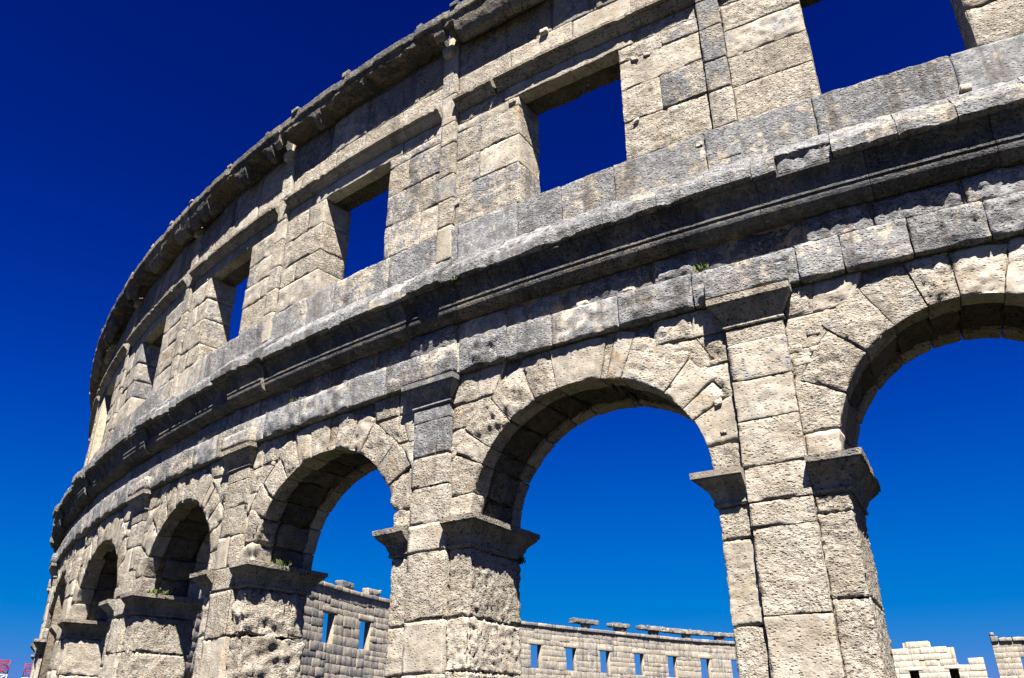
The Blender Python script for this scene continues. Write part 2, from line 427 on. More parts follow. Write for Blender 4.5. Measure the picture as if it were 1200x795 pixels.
for k in PIERS:
    sk = SK[k]; cl = cell_at(sk); er = ERODE.get(k, .045)
    # pilaster below and above the impost
    cs = COURSES.get((k, 'p')) or courses(-4.84, IB, .85)
    lev = [(a, b) for a, b in zip(cs[:-1], cs[1:])]+[(IB, 0.)]
    us = UPPER.get((k, 'p')) or courses(0., CN0, .55)
    lev += list(zip(us[:-1], us[1:]))+[(CN0, CN1)]
    for a, b in lev:
        smooth = (a == CN0)
        g = .15+.35*sstep(-.5, 2., np.array(a)) if k != 1 else .2+.5*sstep(-.5, 1.5, np.array(a))
        # upper courses are cut into two stones here and there
        if a >= 0 and not smooth and rnd.random() < .35:
            m = sk+jit(.15)
            parts = [(sk-PW, m), (m, sk+PW)]
        else: parts = [(sk-PW, sk+PW)]
        for x0, x1 in parts:
            x0 += G*.8; x1 -= G*.8
            stone('pilaster_stone', arcade, quad_map(x0, x1, a+G, b-G), x1-x0, b-a-2*G, -.42, PP+(0 if smooth else jit(.012)), cl, .006 if smooth else .016, .008 if smooth else .010,
                  col(float(g) if not smooth else (.7 if k == 1 else .42), .2), chip=0 if smooth else .03)
    # jamb strips either side, each stone running through the thickness of the wall
    for side, sg in (('l', 1), ('r', -1)):
        cs = COURSES.get((k, side)) or courses(-4.84, IB, .8)
        a0, a1 = sk+sg*(PW+G*.3), sk+sg*JW
        x0, x1 = min(a0, a1), max(a0, a1)
        lv = list(zip(cs[:-1], cs[1:]))
        for a, b in lv:
            e = er*(.95 if sg < 0 else .5)
            stone('jamb_stone', arcade, quad_map(x0, x1-0*G, a+G, b-G, zt=jit(.02)), x1-x0, b-a-2*G, -TH+jit(.03), .005+jit(.01), max(.028, cl*.72)*(1. if b > -2.7 else 2.5), e, .010+.4*er, col(.14, .3), wcell=max(.028, cl*.72)*(1. if b > -2.7 else 2.5), chip=.05, octs=((2.3, .35), (9, .55), (18, .8), (34, .6)))
        # block behind the impost moulding
        stone('jamb_stone', arcade, quad_map(x0, x1, IB+.004, -.004), x1-x0, -IB-.01, -TH, -.005, cl, .008, .02, col(.3, .3), wcell=cl*2)
        # impost
        pts = [(sk+sg*PW, 0.), (sk+sg*JW, 0.), (sk+sg*JW, -TH), (sk+sg*PW, -TH)]
        nrm = [(0., 1.), (sg*1., 0.), (0., -1.)]
        lost = (k == 2 and sg > 0)
        base = bent_path(pts, nrm, cl*1.1)
        def wear(bp, pp, kk=k*3.1+sg, amt=.022 if k < 2 else .05):
            w = perlin(np.array([[bp[0]*3.1+kk, bp[1]*3.1, .5]]))[0]+.6*perlin(np.array([[bp[0]*9+kk, bp[1]*9, 4.5]]))[0]
            f = sstep(.14, .25, pp[:, 0])*np.clip(w, 0, 1)*amt*1.6
            o = pp.copy(); o[:, 0] -= f; return o
        sweep('impost', arcade, IMP, base, max(.025, cl*.6), .006, col(.4, .5, .38), fn=wear)
    # capital
    pts = [(sk+PW-.01, -.02), (sk+PW-.01, PP-.01), (sk-PW+.01, PP-.01), (sk-PW+.01, -.02)]
    nrm = [(1., 0.), (0., 1.), (-1., 0.)]
    if k != 4:
        sweep('capital', arcade, CAP, bent_path(pts, nrm, cl), max(.022, cl*.5), .005, col(.7 if k == 1 else .45, .2, .43))

# arches
VJ = {1: [27, 34, 46, 68, 75, 78, 100, 112, 128, 144, 153], 0: [27, 42, 58, 74, 90, 103, 118, 134, 153], 2: [27, 42, 60, 70, 82, 88, 101, 112, 124, 140, 153]}
A_LO, A_HI = 27., 153.
for k in ARCH:
    c, rx, rz = ARCH[k]; cl = cell_at(c); er = ERODE.get(k, .045)
    # springers: horizontal stones from the pilaster to the opening
    for sg in (1, -1):
        zs = [0., .38+jit(.05), rz*math.sin(math.radians(A_LO))]
        pil = SK[k]-PW if sg > 0 else SK[k-1]+PW
        for a, b in zip(zs[:-1], zs[1:]):
            ia = c+sg*rx*math.sqrt(1-(a/rz)**2); ib = c+sg*rx*math.sqrt(1-(b/rz)**2)
            def mp(u, v, a=a, b=b, pil=pil, sg=sg):
                z = a+G+(b-a-2*G)*v; i = c+sg*rx*np.sqrt(np.clip(1-(z/rz)**2, 0, 1))
                return i+(pil-sg*G-i)*u, z+(v*u*.51*np.abs(pil-i) if b > .6 else 0.)
            stone('springer', arcade, mp, abs(pil-(ia+ib)/2), b-a, -.36+jit(.06), abs(jit(.012)), cl, er*.8, .010+.3*er, col(.25, .4), wcell=cl*1.3, chip=.04)
            stone('soffit_stone', arcade, mp, abs(pil-(ia+ib)/2), b-a, -TH+.25, -.44, cl, .05, .03, (.3, .8, .2+jit(.04)), wcell=cl*1.4, chip=.05)  # brown crust darkened further: shade of the arch is put into the colour
            stone('back_voussoir', arcade, mp, abs(pil-(ia+ib)/2), b-a, -TH-.02, -TH+.24, cl*1.5, .014, .02, col(.2, .4), chip=.04)
    js = VJ.get(k)
    if not js:
        js = [A_LO]; 
        while js[-1] < A_HI-9: js.append(js[-1]+rnd.choice([7, 12, 15, 17]))
        js[-1] = A_HI
    for a, b in zip(js[:-1], js[1:]):
        am = math.radians((a+b)/2); th = (.60 if abs((a+b)/2-90) > 38 else .72)+jit(.06)
        def lim(ang):
            ca, sa = np.cos(ang), np.sin(ang)
            ix, iz = rx*ca, rz*sa
            l = np.full(np.shape(ang), th)
            l = np.minimum(l, np.where(sa > .05, (SB-.015-iz)/np.maximum(sa, .05), 9.))
            hb = np.where(ca > 0, c-(SK[k-1]+PW), (SK[k]-PW)-c)-.02
            l = np.minimum(l, np.where(np.abs(ca) > .05, (hb-np.abs(ix))/np.maximum(np.abs(ca), .05), 9.))
            return np.maximum(l, .12)
        A0, A1 = math.radians(a), math.radians(b); gp = .005/rx
        def mp(u, v, A0=A0, A1=A1, gp=gp):
            ang = A0+gp+(A1-A0-2*gp)*u
            l = lim(ang)*v
            return c-rx*np.cos(ang)-np.cos(ang)*l, rz*np.sin(ang)+np.sin(ang)*l
        Lu = (A1-A0)*(rx+.3); Lv = float(lim(np.array([am]))[0])
        narrow = (b-a) < 8
        def mps(u, v, A0=A0, A1=A1, gp=gp):
            ang = A0+gp+(A1-A0-2*gp)*u; l = .035+(lim(ang)-.05)*v
            return c-rx*np.cos(ang)-np.cos(ang)*l, rz*np.sin(ang)+np.sin(ang)*l
        fd = -.34+jit(.07)
        stone('soffit_stone', arcade, mps, Lu, max(.1, Lv-.05), -TH+.25+jit(.03), fd-.006, cl, .055, .03, (.3+jit(.1), .8+jit(.2), .15+jit(.03)), wcell=cl*1.6, chip=.05, octs=((2., 1.), (5, .6), (11, .35)))  # soffit ring: crust colour deepened to carry the shade under the arch
        stone('back_voussoir', arcade, mp, Lu, Lv, -TH-.02+jit(.02), -TH+.24, cl*1.5, .014, .02, col(.2, .4), chip=.04)
        stone('voussoir', arcade, mp, Lu, Lv, fd, abs(jit(.015)), cl, .010+.12*er, .007+.05*er, col(.3, .35 if not narrow else .8, .5), boss=.01 if narrow else .035, wcell=cl*1.6, chip=.04)
    # spandrel stones between the extrados and the pilasters
    for sg in (1, -1):
        pil = SK[k]-PW if sg > 0 else SK[k-1]+PW
        def ext(z):
            zz = min(.999, z/(rz+.62)); return c+sg*(rx+.6)*math.sqrt(1-zz*zz)
        zs = [1.0, 1.45+jit(.08), 1.95+jit(.06), SB]
        for _ in range(12):               # rubble packed into the gaps
            z = rnd.uniform(1.05, 2.34); t_ = ext(z)
            lo_, hi_ = min(t_-sg*.12, pil), max(t_-sg*.12, pil)
            x = rnd.uniform(max(lo_, pil-1.5), min(hi_, pil+1.5)); w_, h_ = rnd.uniform(.09, .24), rnd.uniform(.07, .15)
            stone('rubble_stone', arcade, quad_map(x-w_/2, x+w_/2, z-h_/2, z+h_/2, zt=jit(.05), sl=jit(.03)), w_, h_, -.2, -.004+jit(.012), cl, .012, .02, col(.2, .5), chip=.03)
        for a, b in zip(zs[:-1], zs[1:]):
            e0, e1 = ext(a+.03), ext(b)
            if sg*(pil-e0) < .04: e0 = pil-sg*.05
            lim_ = pil-sg*1.05
            if sg*(lim_-e1) > 0: e1 = lim_
            w = sg*(pil-(e0+e1)/2)
            if w < .1: continue
            split = [0, 1] if w < .62 else [0, .45+jit(.1), 1]
            for f0, f1 in zip(split[:-1], split[1:]):
                def mp(u, v, a=a, b=b, e0=e0, e1=e1, f0=f0, f1=f1, pil=pil, sg=sg):
                    e_ = e0+(e1-e0)*v; t = f0+(f1-f0)*u
                    return (pil-sg*G)+(e_-pil)*t, a+G+(b-a-2*G)*v
                stone('spandrel_stone', arcade, mp, max(.08, w*(f1-f0)-2*G), b-a-2*G, -.4, .004+jit(.012), cl, .016, .012, col(.32, .4), chip=.05, boss=.025)

# string course, frieze
SJ = [-3.98, -3.181, -2.297, -1.471, -.893, .572, 1.727, 2.887, 3.72, 4.68, 5.35, 6.368, 7.293, 8.774, 9.9]
FJ = [-4.1, -3.0, -1.933, -1.041, .472, 1.17, 2.443, 3.787, 4.817, 5.9, 6.8, 8.1, 9.3]
def extend(js, lo, hi, a, b):
    js = list(js)
    while js[0] > lo: js.insert(0, js[0]-rnd.uniform(a, b))
    while js[-1] < hi: js.append(js[-1]+rnd.uniform(a, b))
    js[0] = lo; js[-1] = hi
    if js[1]-js[0] < .3: js.pop(1)
    if js[-1]-js[-2] < .3: js.pop(-2)
    return js
def ressaut(s, w=.6):
    return 1. if any(abs(s-SK[k]) < w for k in PIERS) else 0.
for a, b in zip(*(lambda j: (j[:-1], j[1:]))(extend(SJ, S_LO, S_HI, .75, 1.35))):
    cl = cell_at((a+b)/2); t = jit(.02)
    stone('string_stone', entab, quad_map(a+G*.8, b-G*.8, SB+.003, ST-G+t*.5), b-a-1.6*G, ST-SB-G, -.25, .125+jit(.012), cl, .018, .022, col(.62, .12, .55), boss=.035, chip=.05)
for k in PIERS:      # the architrave breaks forward over each capital
    if k in (4,): continue
    sk = SK[k]; cl = cell_at(sk)
    stone('architrave_block', entab, quad_map(sk-.56, sk+.56, SB+.0, SB+.30), 1.12, .30, -.2, .255+jit(.01), cl, .01, .02, col(.6, .2, .52), chip=.05)
for a, b in zip(*(lambda j: (j[:-1], j[1:]))(extend(FJ, S_LO, S_HI, .8, 1.4))):
    cl = cell_at((a+b)/2)
    stone('frieze_stone', entab, quad_map(a+G*1.4, b-G*1.4, ST+G*1.4+jit(.02), FB-.005), b-a-2.8*G, FB-ST-2.4*G, -.3, .0+jit(.03), cl, .03, .035, col(.68, .2, .54), boss=.02, chip=.07)

# main cornice: bed mould and corona, broken forward over the pilasters
BED = [(-.2, 3.432), (.10, 3.432), (.115, 3.46), (.17, 3.475), (.225, 3.53), (.245, 3.59), (.24, 3.64), (.265, 3.65), (.265, 3.685), (.2, 3.70), (.19, 3.76), (.215, 3.86), (.27, 3.95), (.34, 4.0), (.345, 4.035), (-.2, 4.035)]
CORONA = [(-.3, 4.04), (.36, 4.04), (.365, 4.055), (.43, 4.055), (.45, 4.075), (.455, 4.23), (.43, 4.28), (.30, 4.40), (.16, 4.56), (.05, 4.70), (-.02, 4.745), (-.3, 4.745)]
CJ = [-4.0, -3.162, -2.454, -1.626, -.878, -.54, .862, 1.74, 2.832, 3.778, 4.864, 5.62, 6.6, 7.7, 8.7, 9.8]
for a, b in zip(*(lambda j: (j[:-1], j[1:]))(extend(CJ, S_LO, S_HI, .8, 1.2))):
    m = (a+b)/2; cl = cell_at(m)
    r0 = (.085 if m > 8 else (.06 if m > 3 else 0.))*ressaut(m, .58); brk = .07 if -1.63 < m < -.5 else 0.
    sdj = jit(9.)
    def fn(bp, pp, sdj=sdj, r0=r0, brk=brk):
        w = perlin(np.array([[bp[0]*2.1, sdj, .5]]))[0]+.7*perlin(np.array([[bp[0]*7, sdj, 4.5]]))[0]
        f = sstep(.34, .44, pp[:, 0])*(np.clip(w-.05, 0, 1)*.09+brk*(.8+.5*w))
        rg = sstep(4.2, 4.3, pp[:, 1])*sstep(-.1, .05, pp[:, 0])*.035*(perlin(np.stack([np.full(len(pp), bp[0]*5.), pp[:, 1]*5, pp[:, 0]*5+sdj], -1))+.6*perlin(np.stack([np.full(len(pp), bp[0]*13.), pp[:, 1]*13, pp[:, 0]*13+sdj], -1)))
        o = pp.copy(); o[:, 0] += r0*(pp[:, 0] > -.15)-f+rg; return o
    sweep('corona_stone', entab, CORONA, line_path(a+.006, b-.006, 0., cl), max(.035, cl*.8), .012, col(.68, .1, .55), fn=fn, sharp=32)
BJ = extend([-3.5, -2.0, -.56, .56, 1.9, 3.3, 4.66, 5.86, 7.2, 8.6, 9.9], S_LO, S_HI, 1.1, 1.6)
for a, b in zip(BJ[:-1], BJ[1:]):
    m = (a+b)/2; cl = cell_at(m); r0 = (.085 if m > 8 else 0.)*ressaut(m, .58)
    def fn(bp, pp, r0=r0): o = pp.copy(); o[:, 0] += r0*(pp[:, 0] > -.1); return o
    sweep('bed_mould', entab, BED, line_path(a+.004, b-.004, 0., cl*1.3), max(.03, cl*.7), .007, (.6+jit(.06), .7, .25+jit(.02)), fn=fn, sharp=35)  # bed mould coloured dark: shade below the corona added to its crust

# ------------------------------------------------------------------ attic
LJ = [-5.0, -3.363, -1.491, .158, 1.719, 2.716, 3.62, 4.95, 6.7, 8.3, 9.2]
for a, b in zip(*(lambda j: (j[:-1], j[1:]))(extend(LJ, S_LO, S_HI, 1.0, 1.7))):
    cl = cell_at((a+b)/2)
    stone('sill_stone', attic, quad_map(a+G, b-G, 4.75+jit(.02), WS+jit(.015)), b-a-2*G, WS-4.76, AB, -.07+jit(.02), cl, .018, .025, col(.6, .15, .53), chip=.06, wcell=cl*3)
ATT = {(0, 'l'): [WS, 6.34, 7.07, 7.70, WL], (0, 'r'): [WS, 6.25, 6.88, 7.47, WL], (1, 'r'): [WS, 6.46, 7.12, 7.81, WL], (1, 'l'): [WS, 6.3, 7.06, 7.80, WL]}
for k in PIERS:
    sk = SK[k]; cl = cell_at(sk)
    zs = courses(WS, WL, .62)
    # the slim pilaster strip
    ps = courses(4.9, TB, .62)
    for a, b in zip(ps[:-1], ps[1:]):
        hw = .185
        stone('pilaster_strip_stone', attic, quad_map(sk-hw, sk+hw, a+.004, b-.004), 2*hw, b-a-.008, -.4, -.055+jit(.008), cl, .008, .015, col(.55 if k == 0 else .42, .1, .48), chip=.02)
    for side, sg in (('l', 1), ('r', -1)):
        zs = ATT.get((k, side)) or courses(WS, WL, .66)
        if sg > 0: w_edge = ARCH[k+1][0]-WW if (k+1) in ARCH else sk+1.55
        else: w_edge = ARCH[k][0]+WW if k in ARCH else sk-1.55
        inner = sk+sg*(.185+G)
        for i, (a, b) in enumerate(zip(zs[:-1], zs[1:])):
            full = abs(w_edge-inner)
            cuts = [inner, w_edge] if rnd.random() < .45 or (b-a) < .3 else [inner, inner+sg*full*rnd.uniform(.33, .62), w_edge]
            for j in range(len(cuts)-1):
                x0, x1 = min(cuts[j], cuts[j+1]), max(cuts[j], cuts[j+1]); last = j == len(cuts)-2
                g = rnd.choice([.15, .25, .35, .45, .52]); wm = rnd.choice([.05, .15, .6])
                stone('attic_stone', attic, quad_map(x0+G*.8, x1-G*.8, a+G*.8, b-G*.8, zt=jit(.015)), x1-x0-1.6*G, b-a-1.6*G, AB+jit(.02) if last else -.45, AO+abs(jit(.018)), cl, .012, .010, (g, wm, .5+jit(.05)), boss=.02, chip=.045, wcell=cl*2)
HOOD = [(AO-.2, HB), (AO+.02, HB), (AO+.03, HB+.03), (AO+.07, HB+.05), (AO+.10, HB+.10), (AO+.15, HB+.14), (AO+.155, HB+.17), (AO+.22, HB+.18), (AO+.225, HB+.24), (AO+.10, HT), (AO-.2, HT)]
for k in ARCH:
    c = ARCH[k][0]; cl = cell_at(c)
    stone('lintel', attic, quad_map(c-WW-.34+jit(.05), c+WW+.34+jit(.05), WL, HB-.004), 2*WW+.68, HB-WL-.004, AO-.27, AO+.005, cl, .008, .012, col(.1, .45, .5), chip=.03, wcell=cl*2)
    stone('back_lintel', attic, quad_map(c-WW-.3, c+WW+.3, WL+.03, HB+.1), 2*WW+.6, HB-WL+.07, AB, AO-.28, cl, .03, .03, (.35, .9, .15), wcell=cl*2)  # dark brown crust, with the shade under the window head painted in
    lo, hi = SK[k-1]+.2, SK[k]-.2
    for x0, x1, u in ((lo+.004, c-WW-.34, 0), (c+WW+.34, hi-.004, 1)):
        if x1-x0 > .1:
            stone('attic_stone', attic, quad_map(x0+.02, x1-.02, WL+.01, HB-.005), x1-x0-.04, HB-WL-.015, -.45, AO+jit(.02), cl, .015, .03, col(.3, .3), chip=.05)
    hj = [lo, lo+.95+jit(.15), c+jit(.3), hi-.95+jit(.15), hi]
    for i, (a, b) in enumerate(zip(hj[:-1], hj[1:])):
        dz = 0.
        if k == 1 and i == 3: a += .05                 # the hood mould over the near window is broken here
        def fn(bp, pp, sd_=jit(9)):
            w = perlin(np.array([[bp[0]*3.4, sd_, .5]]))[0]+.8*perlin(np.array([[bp[0]*11, sd_, 2.5]]))[0]
            o = pp.copy(); o[:, 0] -= sstep(AO+.12, AO+.22, pp[:, 0])*np.clip(w-.35, 0, 1)*.10; return o
        sweep('hood_mould', attic, HOOD, line_path(a+.004, b-.004, 0., cl), max(.025, cl*.6), .005, col(.35, .4, .40), fn=fn)
    # wall between hood and top cornice
    for a, b in ((HT+.005, 9.27+jit(.05)), (None, TB)):
        if a is None: a = prev
        prev = b
        js = extend([lo, lo+rnd.uniform(.8, 1.5)], lo, hi, .9, 1.6)
        for x0, x1 in zip(js[:-1], js[1:]):
            stone('attic_stone', attic, quad_map(x0+G*.7, x1-G*.7, a+G*.6, b-G*.6), x1-x0-1.4*G, b-a-1.2*G, -.42, AO+.01+jit(.015), cl, .012, .012, col(.22 if b < TB else .5, .35, .5 if b < TB else .42), chip=.03)
# top cornice: overhanging gutter stones with broken undersides
TOP = [(AO-.35, 10.19), (AO+.02, 10.19), (AO+.10, 10.17), (.02, 10.10), (.05, 10.0), (.10, 9.955), (.17, 9.955), (.24, 10.01), (.30, 10.11), (.345, 10.22), (.37, 10.33), (.385, 10.42), (.39, 10.45), (.435, 10.46), (.45, 10.49), (.45, 10.66), (.40, 10.70), (AO-.35, 10.70)]
LIP = [(.16, 10.22), (.22, 10.12), (.28, 10.14), (.345, 10.24), (.37, 10.33), (.385, 10.42), (.39, 10.45), (.435, 10.46), (.45, 10.50), (.45, 10.66), (.40, 10.70), (.16, 10.70)]
tj = []
for k in PIERS[:-1]:
    a, b = SK[k]+.13, SK[k+1]-.13
    e = [a, a+(b-a)*.34+jit(.2), a+(b-a)*.67+jit(.2), b]
    tj += list(zip(e[:-1], e[1:]))
tj.append((S_LO, SK[-2]-.13)); tj.append((SK[7]+.13, S_HI))
for a, b in tj:
    cl = cell_at((a+b)/2)
    def fn(bp, pp):
        s = bp[0]
        nz = lambda f, o: perlin(np.array([[s*f, o, .37]]))[0]
        cav = float(sstep(-.06, .08, np.array(nz(.95, 3.3)+.4*nz(2.9, 8.1))))
        cut = 9.93+.40*cav+.10*cav*nz(4., 1.7)+.03*nz(9., 4.7)              # how high up the hanging roll has broken away
        o = pp.copy(); o[:, 1] = np.maximum(pp[:, 1], np.minimum(cut, 10.36))
        o[:, 0] -= (pp[:, 1] < cut)*.05*cav
        ch = sstep(.40, .45, pp[:, 0])*np.clip(nz(2.3, 6.6)+.6*nz(7.5, 9.9), 0, 1)*.06
        o[:, 0] -= ch; return o
    sweep('cornice_stone', attic, TOP, line_path(a+.005, b-.005, 0., cl*.8), .035, .012, col(.5, .6, .27), fn=fn, sharp=50)  # weathered brown, darkened so the underside shade sits in the stone colour
for k in PIERS:
    cl = cell_at(SK[k])
    sweep('cornice_lip', attic, LIP, line_path(SK[k]-.128, SK[k]+.128, 0., .04), .035, .008, col(.45, .4, .36))
    # corbel under the mast hole
    stone('corbel', attic, quad_map(SK[k]-.10, SK[k]+.11, TB-.28, TB+.0, sl=-.05, sr=.06), .21, .28, -.4, .06, .05, .012, .03, (.1, .2, .55), chip=.03)
# little spout blocks along the gutter edge
for s in [4.768, 5.80, 8.04, 9.925, 11.1, 12.967, 15.07, 16.6, 18.2, 20.3, 21.9, 23.6, 25.0, 3.1, 1.6, .1, -1.5]:
    stone('spout_block', attic, quad_map(s-.1+jit(.05), s+.1+jit(.05), 10.68, 10.775+jit(.05), sl=jit(.04), sr=jit(.04)), .2, .12, .12+jit(.1), .45+jit(.05), .05, .02, .02, col(.5, .1, .42), chip=.06)
v, q = columns_geo([(a, b, 10.605, 10.605, 10.69, 10.69) for a, b in zip(e[:-1], e[1:])], AB, AO-.36)
eg = np.linspace(S_LO, S_HI, 130)
v, q = columns_geo([(a, b, 10.605, 10.605, 10.685, 10.685) for a, b in zip(eg[:-1], eg[1:])], AB, AO-.36)
make_obj('coping', v, q, M_STONE, attic, (.5, .1, .5), smooth=False)

# pale chink stones wedged in the joints
for s, z, off, w, h, par in [(.40, .55, .0, .10, .07, arcade), (.43, .98, .01, .10, .09, arcade), (1.55, 3.02, .06, .2, .06, entab), (-1.62, 3.03, .06, .16, .06, entab), (2.35, 3.03, .04, .18, .07, entab),
                             (4.9, 3.0, .05, .2, .06, entab), (-3.42, 4.83, .0, .14, .09, attic), (1.18, 7.66, -.12, .13, .10, attic), (.95, 7.66, -.12, .12, .08, attic), (4.45, 5.60, -.1, .14, .10, attic),
                             (3.72, 7.95, -.11, .16, .12, attic), (.25, 5.35, -.08, .12, .10, attic), (1.25, 6.30, -.11, .1, .08, attic), (5.0, 6.1, -.1, .12, .1, attic), (2.95, 9.29, -.05, .17, .12, attic)]:
    stone('chink_stone', par, quad_map(s-w/2, s+w/2, z-h/2, z+h/2, zt=jit(.03)), w, h, off-.15, off+.022, .03, .012, .012, (.0, .05, .60), chip=.03)

# ------------------------------------------------------------------ the far side of the arena
def masonry(parent, curve, s0, s1, courses_z, openings, lrange, depth, cell, color_fn, pick=None, name='stone', rough=.025, rndr=.02, top=None, mat=None, rest=None):
    """coursed stones; those for which pick() is true are objects, the others go into one mesh"""
    SV, SQ, nvt = [], [], 0
    for a, b in zip(courses_z[:-1], courses_z[1:]):
        free = [(s0, s1)]
        for o0, o1, oz0, oz1 in openings:
            if min(b, oz1)-max(a, oz0) > .4*(b-a):
                nf = []
                for f0, f1 in free:
                    if o1 <= f0 or o0 >= f1: nf.append((f0, f1)); continue
                    if o0 > f0: nf.append((f0, o0))
                    if o1 < f1: nf.append((o1, f1))
                free = nf
        for f0, f1 in free:
            x = f0
            while x < f1-.02:
                l = rnd.uniform(*lrange); y = x+l
                if f1-y < .35*lrange[0]+.1: y = f1
                y = min(y, f1); m = (x+y)/2
                zt = b
                if top is not None and a >= top(m)-.15: x = y; continue
                big = pick(m, (a+zt)/2) if pick else True
                geo = stone_geo(quad_map(x+.006, y-.006, a+.006+jit(.012), zt-.006+jit(.012), zt=jit(.025), sl=jit(.012), sr=jit(.012)), y-x-.018, zt-a-.018, -depth, jit(.03), cell if big else 9., rough if big else 0., rndr, curve=curve, wcell=9., coarse=True)
                if big: make_obj(name, geo[0], orient(*geo), mat or M_FAR, parent, color_fn(m, a), smooth=False)
                else:
                    SV.append(geo[0]); SQ.append(orient(*geo)+(nvt if rest is None else 0)); nvt += len(geo[0])
                x = y
    if rest is not None: rest.extend(zip(SV, [q_-0 for q_ in SQ])); return
    if SV: make_obj('masonry', np.concatenate(SV), np.concatenate(SQ), mat or M_FAR, parent, (.4, .2, .5), kind='stuff')

TH_D = [27, 40, 55, 70, 80, 86, 92, 98, 106, 114, 121, 127, 133, 140, 146, 152, 156]
R_D = [48.94, 48.94, 48.94, 49.0, 49.25, 49.6, 50.2, 51.0, 52.0, 53.2, 54.4, 56.0, 57.9, 61.0, 64.7, 68.5, 70.8]
tf = np.linspace(28, 156, 240); rf = np.interp(tf, TH_D, R_D)
rf = np.convolve(np.pad(rf, 9, mode='edge'), np.hanning(19)/np.hanning(19).sum(), mode='valid')
fp = np.stack([-rf*np.sin(np.radians(tf)), R-rf*np.cos(np.radians(tf))], -1)
FC = PolyCurve(fp, 1.)
if FC(np.array([50.]), np.array([0.]), np.array([5.]))[0][:2] @ np.array([1., 0]) < FC(np.array([50.]), np.array([0.]), np.array([0.]))[0][0]: FC.n *= -1
FLEN = FC.s[-1]
from math import tan
cam_m = cam.rotation_euler.to_matrix()
def pix_ray(x, y):
    d = cam_m @ Vector(((x-600)/968.72, -(y-397.5)/968.72, -1.)); return d
def curve_s(C_, x, y):
    """where the pixel column meets the wall in plan"""
    d = pix_ray(x, y); o = cam.location; n = np.array([-d.y, d.x]); n /= np.linalg.norm(n)
    f = (C_.p-np.array([o.x, o.y])) @ n
    ahead = (C_.p-np.array([o.x, o.y])) @ np.array([d.x, d.y]) > 20
    best = None
    for i in range(len(f)-1):
        if f[i]*f[i+1] <= 0 and ahead[i]:
            t = f[i]/(f[i]-f[i+1]) if f[i] != f[i+1] else 0; best = C_.s[i]+t*(C_.s[i+1]-C_.s[i])
    return best
def curve_z(C_, x, y):
    s = curve_s(C_, x, y); p = C_(np.array([s]), np.array([0.]), np.array([0.]))[0]; d = pix_ray(x, y)
    t = math.hypot(p[0]-cam.location.x, p[1]-cam.location.y)/math.hypot(d.x, d.y)
    return s, cam.location.z+t*d.z-Z0

far = thing('amphitheatre_ruin', 'far side of the amphitheatre with small open windows, seen through the arches', 'amphitheatre')
fwin_px = [(628.5, 770), (669.5, 770), (709.5, 775), (749.5, 775), (788.5, 780), (827, 780), (385, 735), (428, 740)]
fw = sorted(curve_s(FC, *p) for p in fwin_px)
fill = []
full = list(fw)
g0 = fw[1]
n_mid = round((fw[2]-fw[1])/5.25)
full += [fw[1]+(fw[2]-fw[1])*i/n_mid for i in range(1, n_mid)]
x = fw[0]-5.2
while x > 3: full.append(x); x -= 5.2
x = fw[-1]+5.4
while x < FLEN-1.5: full.append(x); x += 5.4
FWL, FWS = 7.95, 5.35
FH = .86
openings = [(c-FH, c+FH, FWS, FWL) for c in full]
openings += [(c-1.7, c+1.7, -4.84, 1.2) for c in full]
cz = [-4.84, -3.9, -3.1, -2.2, -1.4, -.6, .1, .65, 1.2, 1.75, 2.3, 2.9, 3.45, 3.9, 4.45, 4.9, FWS, 5.95, 6.6, 7.3, FWL, 8.45, 9.15, 9.95]
def pick_far(s, z):
    th = np.interp(s, FC.s, tf)
    return (82.5 < th < 98 and z > 2.7) or (119.5 < th < 152 and z > 5.1) or (60 < th < 68 and 3.6 < z < 6.6)
def fcol(s, z):
    th = np.interp(s, FC.s, tf)
    return (max(0, min(1, (.52 if z < FWS-.3 else .45)+jit(.1))), .12+jit(.1), .47+jit(.035))
fcore_c = []
ee = sorted(set([0., FLEN]+[o for a, b, z0, z1 in openings if z0 == FWS for o in (a+.0, b-.0)]+[o for a, b, z0, z1 in openings if z0 < 0 for o in (a, b)]+list(np.arange(0, FLEN, 1.))))
for a, b in zip(ee[:-1], ee[1:]):
    if b-a < 1e-4: continue
    m = (a+b)/2
    inw = any(o[0] < m < o[1] for o in openings if o[2] == FWS); ina = any(o[0] < m < o[1] for o in openings if o[2] < 0)
    def az(x):
        for o in openings:
            if o[2] < 0 and o[0]-1e-3 <= x <= o[1]+1e-3:
                c = (o[0]+o[1])/2; return 1.7*math.sqrt(max(0, 1-((x-c)/1.7)**2))
        return 0.
    lo0, lo1 = (az(a), az(b)) if ina else (-4.84, -4.84)
    if inw: fcore_c += [(a, b, lo0, lo1, FWS, FWS), (a, b, FWL, FWL, 10., 10.)]
    else: fcore_c.append((a, b, lo0, lo1, 10., 10.))
v, q = columns_geo(fcore_c, -.75, -.07, FC)
far_core = make_obj('wall_core', v, q, M_MORTAR, far, smooth=False)
def far_courses(z0, z1, lo, hi):
    e_ = [z0]
    while e_[-1] < z1-lo*1.3: e_.append(e_[-1]+rnd.uniform(lo, hi))
    if z1-e_[-1] < lo*.8 and len(e_) > 1: e_.pop()
    return e_+[z1]
REST = []
bounds = [0.]+sorted(c+rnd.uniform(-.2, .2) for c in full)+[FLEN]
for a, b in zip(bounds[:-1], bounds[1:]):
    zc = far_courses(-4.84, FWS, .42, .85)[:-1]+far_courses(FWS, FWL, .45, .9)[:-1]+far_courses(FWL, 9.95, .5, .85)
    masonry(far_core, FC, a, b, zc, openings, (.6, 1.9), .3, .35, fcol, pick_far, rest=REST)
ofs = np.cumsum([0]+[len(v_) for v_, _ in REST])
